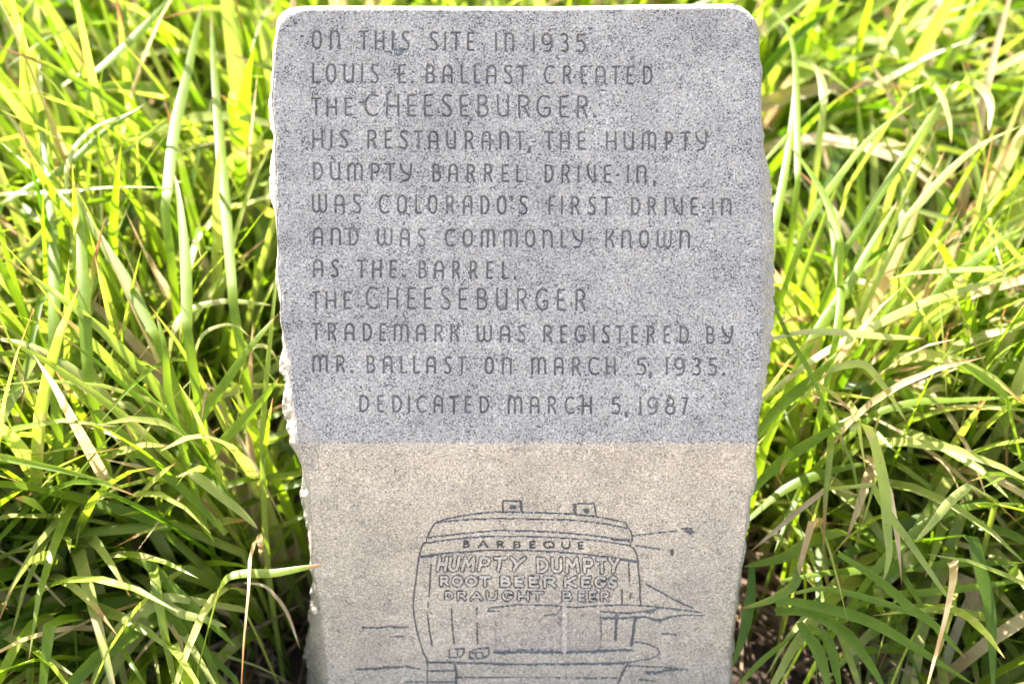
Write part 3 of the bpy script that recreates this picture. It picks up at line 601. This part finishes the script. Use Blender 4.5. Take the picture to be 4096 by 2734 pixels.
for lb, (x0, x1, y0, y1), ns, nm_, (l0, l1) in CLUMPS:
    cx_, cy_ = (x0 + x1) / 2, (y0 + y1) / 2
    e = tag(empty('grass_clump', (cx_, cy_, float(gz(cx_, cy_)))), lb, 'grass', 'strappy grass clumps around the stone'); clump_obj.append(e)
    # tufts inside the clump
    nt_ = max(4, int((x1 - x0) * (y1 - y0) * 38)); tufts = [(random.uniform(x0, x1), random.uniform(y0, y1)) for _ in range(nt_)]
    nm_ = int(nm_ * .98); made = []; tries = 0
    while len(made) < ns + nm_ and tries < (ns + nm_) * 4:
        tries += 1; tx, ty = random.choice(tufts); bx = tx + random.gauss(0, .03); by = ty + random.gauss(0, .03)
        az = random.uniform(0, 2 * math.pi) if random.random() < .5 else (random.gauss(-.5, .7) if bx > 0 else random.gauss(math.pi + .5, .9)); L = random.uniform(l0, l1); big = len(made) < ns
        if y1 < .2: th0, bend = random.uniform(.35, .9), random.uniform(.6, 1.5)
        else: th0, bend = (abs(random.gauss(.14, .16)), abs(random.gauss(.8, .6))) if random.random() < .62 else (random.uniform(.2, .7), random.uniform(1.0, 2.2))
        front = by < .7
        if bx > 0 and random.random() < .5: bend += random.uniform(0, .8)
        W = (random.uniform(.013, .019) if big else random.uniform(.006, .018)) * (1.75 if by > .7 else 1.12)
        kink = random.uniform(.45, .8) if random.random() < .14 else None
        C, rb = free_blade(bx, by, az, L, W, th0, bend, tone_rand(.58 if bx < 0 else .56, .06 if bx < 0 else .10), kink=kink)
        if in_stone(C).any(): continue
        made.append(rb)
    for rb in made[:ns]: np_mesh('blade', rb[0], rb[1], M_LEAF, e, uv=rb[2], colr=rb[3])
    V, F, u_, t_ = merge(made[ns:]); tag(np_mesh('blade_mass', V, F, M_LEAF, e, uv=u_, colr=t_), kind='stuff')

far = []
for _ in range(900):
    bx, by = random.uniform(-2.1, 2.1), random.uniform(1.6, 2.7)
    far.append(free_blade(bx, by, random.uniform(0, 6.283), random.uniform(.4, .75), random.uniform(.012, .024), abs(random.gauss(.2, .2)), abs(random.gauss(.9, .6)), tone_rand(.4, .06), n=9)[1])
V, F, u_, t_ = merge(far); tag(np_mesh('far_grass', V, F, M_LEAF, uv=u_, colr=t_), 'out of focus green grass behind the clumps at the top of the picture', 'grass', kind='stuff')
# blades one can follow in the photograph: (clump, width, (hue, dryness with painted highlight, tip), points from root side to tip in overview coordinates, canopy offset)
def spline(P, n):
    P = np.array(P, float); k = np.concatenate([[0], np.cumsum(np.linalg.norm(np.diff(P, axis=0), axis=1))]); k /= k[-1]
    Q = np.vstack([2 * P[0] - P[1], P, 2 * P[-1] - P[-2]]); out = []
    for s in np.linspace(0, 1, n):
        i = min(len(P) - 2, int(np.searchsorted(k, s, 'right') - 1)); t = (s - k[i]) / max(1e-9, k[i + 1] - k[i]); a, b, c, d = Q[i], Q[i + 1], Q[i + 2], Q[i + 3]
        out.append(.5 * ((2 * b) + (c - a) * t + (2 * a - 5 * b + 4 * c - d) * t * t + (3 * b - a - 3 * c + d) * t ** 3))
    return np.array(out)
Yl, Gn, Dk, Pl, Br = (.50, 0, .6), (.4, 0, .3), (.1, 0, .4), (.85, .36, .5), (.5, .95, .9)  # Pl paints sunlit sheen as a pale, part-straw tone
HERO = [
 (6, 20, Pl, [(385, 830), (395, 760), (430, 712), (500, 691), (560, 692), (630, 701)], 0), (1, 30, Yl, [(378, 480), (400, 300), (430, 170), (455, 50), (468, 0)], .04), (6, 28, Yl, [(362, 779), (300, 660), (250, 580), (210, 516), (175, 440)], .03),
 (1, 28, Yl, [(535, 700), (520, 516), (505, 330), (492, 160), (484, 20)], .03), (5, 24, Yl, [(520, 1223), (430, 1130), (329, 1040), (200, 920), (130, 840), (82, 800)], .04), (5, 24, Pl, [(286, 953), (184, 858), (82, 796), (0, 776), (-60, 775)], .02),
 (6, 20, Yl, [(418, 1029), (388, 911), (378, 796), (359, 722)], .04), (6, 24, Yl, [(428, 1003), (493, 911), (570, 800), (638, 720)], .02), (6, 24, Yl, [(500, 1020), (592, 927), (640, 866)], .03),
 (6, 18, Pl, [(548, 870), (566, 805), (602, 790), (630, 812), (643, 852)], 0), (6, 10, Pl, [(436, 850), (461, 772), (507, 746), (543, 748), (572, 772)], .02), (6, 26, Pl, [(434, 1078), (494, 1124), (553, 1174), (592, 1213)], .05),
 (9, 28, Gn, [(300, 1270), (342, 1292), (395, 1348), (461, 1407), (540, 1483)], .04), (9, 22, Pl, [(362, 1365), (414, 1404), (477, 1421), (520, 1437)], .05), (9, 32, Pl, [(400, 1366), (378, 1374), (313, 1407), (257, 1463), (204, 1575)], .05),
 (9, 28, Gn, [(375, 1380), (400, 1420), (440, 1500), (470, 1590)], .04), (9, 20, Gn, [(380, 1380), (440, 1440), (480, 1510), (505, 1590)], .03), (5, 32, (.6, .2, .3), [(400, 1200), (296, 1207), (204, 1216), (99, 1230), (-30, 1220)], .02),
 (5, 26, Gn, [(360, 1200), (316, 1180), (132, 1124), (0, 1085), (-60, 1060)], .02), (9, 24, (.55, .25, .95), [(500, 1350), (520, 1322), (560, 1312), (625, 1312), (691, 1302), (741, 1294)], .10),
 (9, 8, Br, [(560, 1335), (600, 1340), (625, 1358), (658, 1404), (688, 1487)], .02), (9, 8, Br, [(150, 1390), (66, 1305), (0, 1262), (-30, 1240)], .04), (9, 30, Dk, [(330, 1368), (296, 1375), (132, 1401), (0, 1444), (-50, 1470)], .01), (9, 28, Gn, [(260, 1480), (160, 1510), (0, 1560)], .01),
 (5, 30, Yl, [(135, 1060), (125, 800), (120, 560), (98, 330), (88, 120)], .02), (6, 30, Yl, [(200, 860), (192, 680), (185, 520), (178, 420)], .05), (6, 28, Yl, [(430, 760), (425, 600), (412, 470), (400, 400)], .04),
 (0, 22, Yl, [(0, 470), (60, 430), (150, 380), (240, 300), (320, 250)], .03), (0, 26, Yl, [(210, 170), (280, 110), (350, 40), (395, -10)], .03), (5, 14, Pl, [(0, 445), (150, 438), (260, 428), (400, 430)], .04), (5, 12, Yl, [(170, 480), (110, 420), (50, 365), (0, 325)], .06),
 (0, 14, Pl, [(150, 400), (170, 340), (220, 290), (290, 262), (330, 240)], .05), (5, 26, Pl, [(300, 930), (200, 905), (100, 895), (0, 892)], .0),
 (3, 22, Pl, [(1890, 240), (1886, 190), (1870, 150), (1845, 133)], .0), (7, 18, Yl, [(1830, 420), (1828, 260), (1822, 120), (1796, 45), (1745, 0)], .03), (7, 13, Yl, [(1750, 372), (1800, 318), (1850, 263), (1922, 197)], .02),
 (7, 19, Yl, [(1850, 520), (1885, 460), (1922, 408), (2005, 306), (2100, 235)], .05), (8, 22, Gn, [(1940, 570), (1975, 513), (2054, 388), (2120, 286), (2186, 181)], .03), (7, 18, Yl, [(1930, 560), (1916, 513), (1889, 444), (1850, 382), (1810, 330)], .06),
 (4, 26, Pl, [(2180, 205), (2218, 184), (2251, 200), (2272, 237), (2268, 300)], .04), (4, 17, Pl, [(2080, 215), (2133, 191), (2162, 224), (2179, 280), (2182, 329)], .04), (8, 22, Pl, [(2080, 500), (2113, 461), (2179, 388), (2251, 329), (2347, 286)], .04),
 (7, 22, Yl, [(1765, 620), (1778, 513), (1800, 395), (1817, 263), (1823, 170)], .02), (7, 24, Pl, [(1768, 776), (1840, 760), (1922, 760), (2021, 770), (2120, 776)], .05), (8, 18, Pl, [(2300, 614), (2251, 616), (2169, 620), (2087, 627), (2037, 640)], .05),
 (7, 26, Pl, [(1735, 925), (1857, 829), (1972, 763), (2103, 700), (2218, 661), (2347, 630)], .02), (7, 20, Yl, [(1918, 780), (1929, 680), (1919, 598), (1900, 480), (1868, 400)], .03), (7, 18, Pl, [(1900, 850), (1936, 838), (1982, 835), (2015, 868), (2041, 904), (2080, 967)], .05),
 (7, 12, Gn, [(1776, 700), (1810, 773), (1850, 838), (1876, 894), (1906, 954)], .05), (8, 22, Yl, [(2000, 950), (2054, 930), (2120, 917), (2218, 914), (2360, 907)], .03), (8, 22, Yl, [(2310, 905), (2294, 891), (2235, 851), (2179, 822)], .04),
 (7, 28, Yl, [(1850, 800), (1900, 720), (1960, 630), (2010, 540), (2060, 460)], .01), (8, 24, Gn, [(2170, 640), (2230, 600), (2290, 550), (2349, 520)], .03), (7, 28, Yl, [(1735, 1000), (1790, 930), (1860, 870), (1930, 800)], .03),
 (10, 25, (.75, .32, .5), [(1950, 985), (1975, 970), (2003, 1010), (2029, 1118), (2035, 1200), (2040, 1276), (2026, 1333)], .10), (10, 17, (.75, .2, .4), [(2000, 1110), (2039, 1177), (2082, 1236), (2128, 1302), (2167, 1358), (2203, 1402)], .09),
 (10, 28, Dk, [(2215, 1225), (2233, 1235), (2253, 1315), (2272, 1414), (2279, 1590)], .08), (10, 27, Gn, [(1780, 1385), (1812, 1378), (1897, 1394), (1996, 1424), (2095, 1480), (2236, 1570)], .06), (10, 28, Gn, [(1779, 1401), (1850, 1400), (1897, 1421), (1947, 1457), (1996, 1523), (2035, 1590)], .04),
 (10, 24, (.55, .3, .8), [(1830, 1310), (1822, 1338), (1790, 1362), (1755, 1378), (1700, 1394)], .05), (10, 32, (.5, .28, .3), [(1930, 1217), (1864, 1236), (1799, 1276), (1706, 1299)], .02), (10, 13, Br, [(1904, 1114), (1848, 1157), (1782, 1213), (1723, 1263)], .04),
 (10, 28, Gn, [(1835, 1425), (1845, 1444), (1878, 1496), (1904, 1590)], .04), (10, 24, Gn, [(1850, 1435), (1900, 1470), (1930, 1590)], .03), (10, 26, Dk, [(1725, 1300), (1722, 1370), (1705, 1450), (1680, 1529)], .02), (10, 22, Pl, [(2226, 1111), (2177, 1151), (2128, 1210), (2098, 1243)], .08),
 (10, 17, Gn, [(1825, 1358), (1897, 1348), (2029, 1381), (2095, 1407), (2151, 1419)], .07), (10, 22, (.5, .33, .6), [(1924, 1269), (2012, 1325), (2095, 1398), (2141, 1430), (2217, 1511)], .06), (8, 26, Gn, [(1990, 1330), (2050, 1260), (2140, 1190), (2230, 1160), (2349, 1155)], .03),
 (10, 26, Gn, [(1790, 1330), (1900, 1310), (2050, 1300), (2200, 1290), (2349, 1290)], .0), (10, 24, Gn, [(2030, 1360), (2120, 1355), (2220, 1345), (2349, 1330)], .02), (8, 30, Dk, [(1900, 1290), (2000, 1240), (2100, 1190), (2200, 1160), (2349, 1120)], -.02),
 (7, 28, Yl, [(1720, 1130), (1790, 1060), (1880, 1000), (1960, 950)], .02), (7, 26, Gn, [(1715, 1190), (1800, 1120), (1900, 1080), (2000, 1060)], .0), (10, 14, Gn, [(1700, 1565), (1750, 1512), (1831, 1447)], .02),
]
for ci, wpx, tn, pts, dz in HERO:
    e = clump_obj[ci]; Pw = np.array([at(x, y, dz=dz + .0) for x, y in pts])
    Cc = spline(Pw, 16)
    d0 = Cc[0] - Cc[1]; d0 /= np.linalg.norm(d0)
    root = Cc[0] + d0 * .04; root2 = root + d0 * .03 + np.array([0, .02, -.08]); g0 = root2 + np.array([d0[0] * .03, .03, 0]); g0[2] = float(gz(g0[0], g0[1]))
    if wpx > 9 and g0[2] < root2[2] - .02 and not in_stone(np.array([root, root2, g0, (root2 + g0) / 2])).any():
        Cs = spline(np.vstack([g0, root2, root]), 5)[:-1]; C = np.vstack([Cs, Cc])
    else: C = Cc
    n = len(C); W = wpx * 4096 / 2349 / FOC * 1.65 * .92
    s = np.linspace(0, 1, n); Wd = W * np.minimum(1, .6 + .4 * s / .35) * np.clip((1 - s) / .45, 0, 1) ** .55 + .0003
    view = CAM - C[n // 2]; view /= np.linalg.norm(view); T = C[-1] - C[n // 3]; T /= np.linalg.norm(T)
    st = min(1, abs(T[2]) * 1.3); side = np.cross(T, view * (.40 + .6 * st) + np.array([-.1, .2, .85]) * (1 - st))
    tw = np.linspace(-.3, .35, n) * random.choice([-1, 1])
    rb = ribbon(C, Wd, fold=random.uniform(.15, .45), twist=tw, side=side, tone=tn)
    np_mesh('blade', rb[0], rb[1], M_LEAF, e, uv=rb[2], colr=rb[3])

# ------------------------------------------------------------------ dry leaf litter on the soil
made = []
for i in range(3200):
    x = random.choice([-1, 1]) * random.uniform(.22, 1.15); y = random.uniform(-.12, .75)
    az = random.uniform(0, 2 * math.pi)
    C, rb = free_blade(x, y, az, random.uniform(.12, .4), random.uniform(.002, .008), random.uniform(1.1, 1.5), random.uniform(-.3, .6), (.5, random.uniform(.8, 1), random.random()), n=7, zb=float(gz(x, y)) + random.uniform(.005, .05))
    if in_stone(C).any(): continue
    made.append(rb)
V, F, u_, t_ = merge(made)
mL, t, b = new_mat('dry_litter')
rg = ramp(t, [(0.3, (0.05, 0.03, 0.018)), (0.5, (0.12, 0.072, 0.044)), (0.75, (0.30, 0.20, 0.125))], N(t, 'ShaderNodeTexNoise').outputs['Fac'])
t.nodes['Noise Texture'].inputs['Scale'].default_value = 25; t.links.new(N(t, 'ShaderNodeNewGeometry').outputs['Position'], t.nodes['Noise Texture'].inputs['Vector'])
t.links.new(rg.outputs[0], b.inputs['Base Color']); b.inputs['Roughness'].default_value = .8
tag(np_mesh('leaf_litter', V, F, mL, uv=u_, colr=t_), 'dry brown fallen blades matted on the soil under the grass', 'leaf litter', kind='stuff')
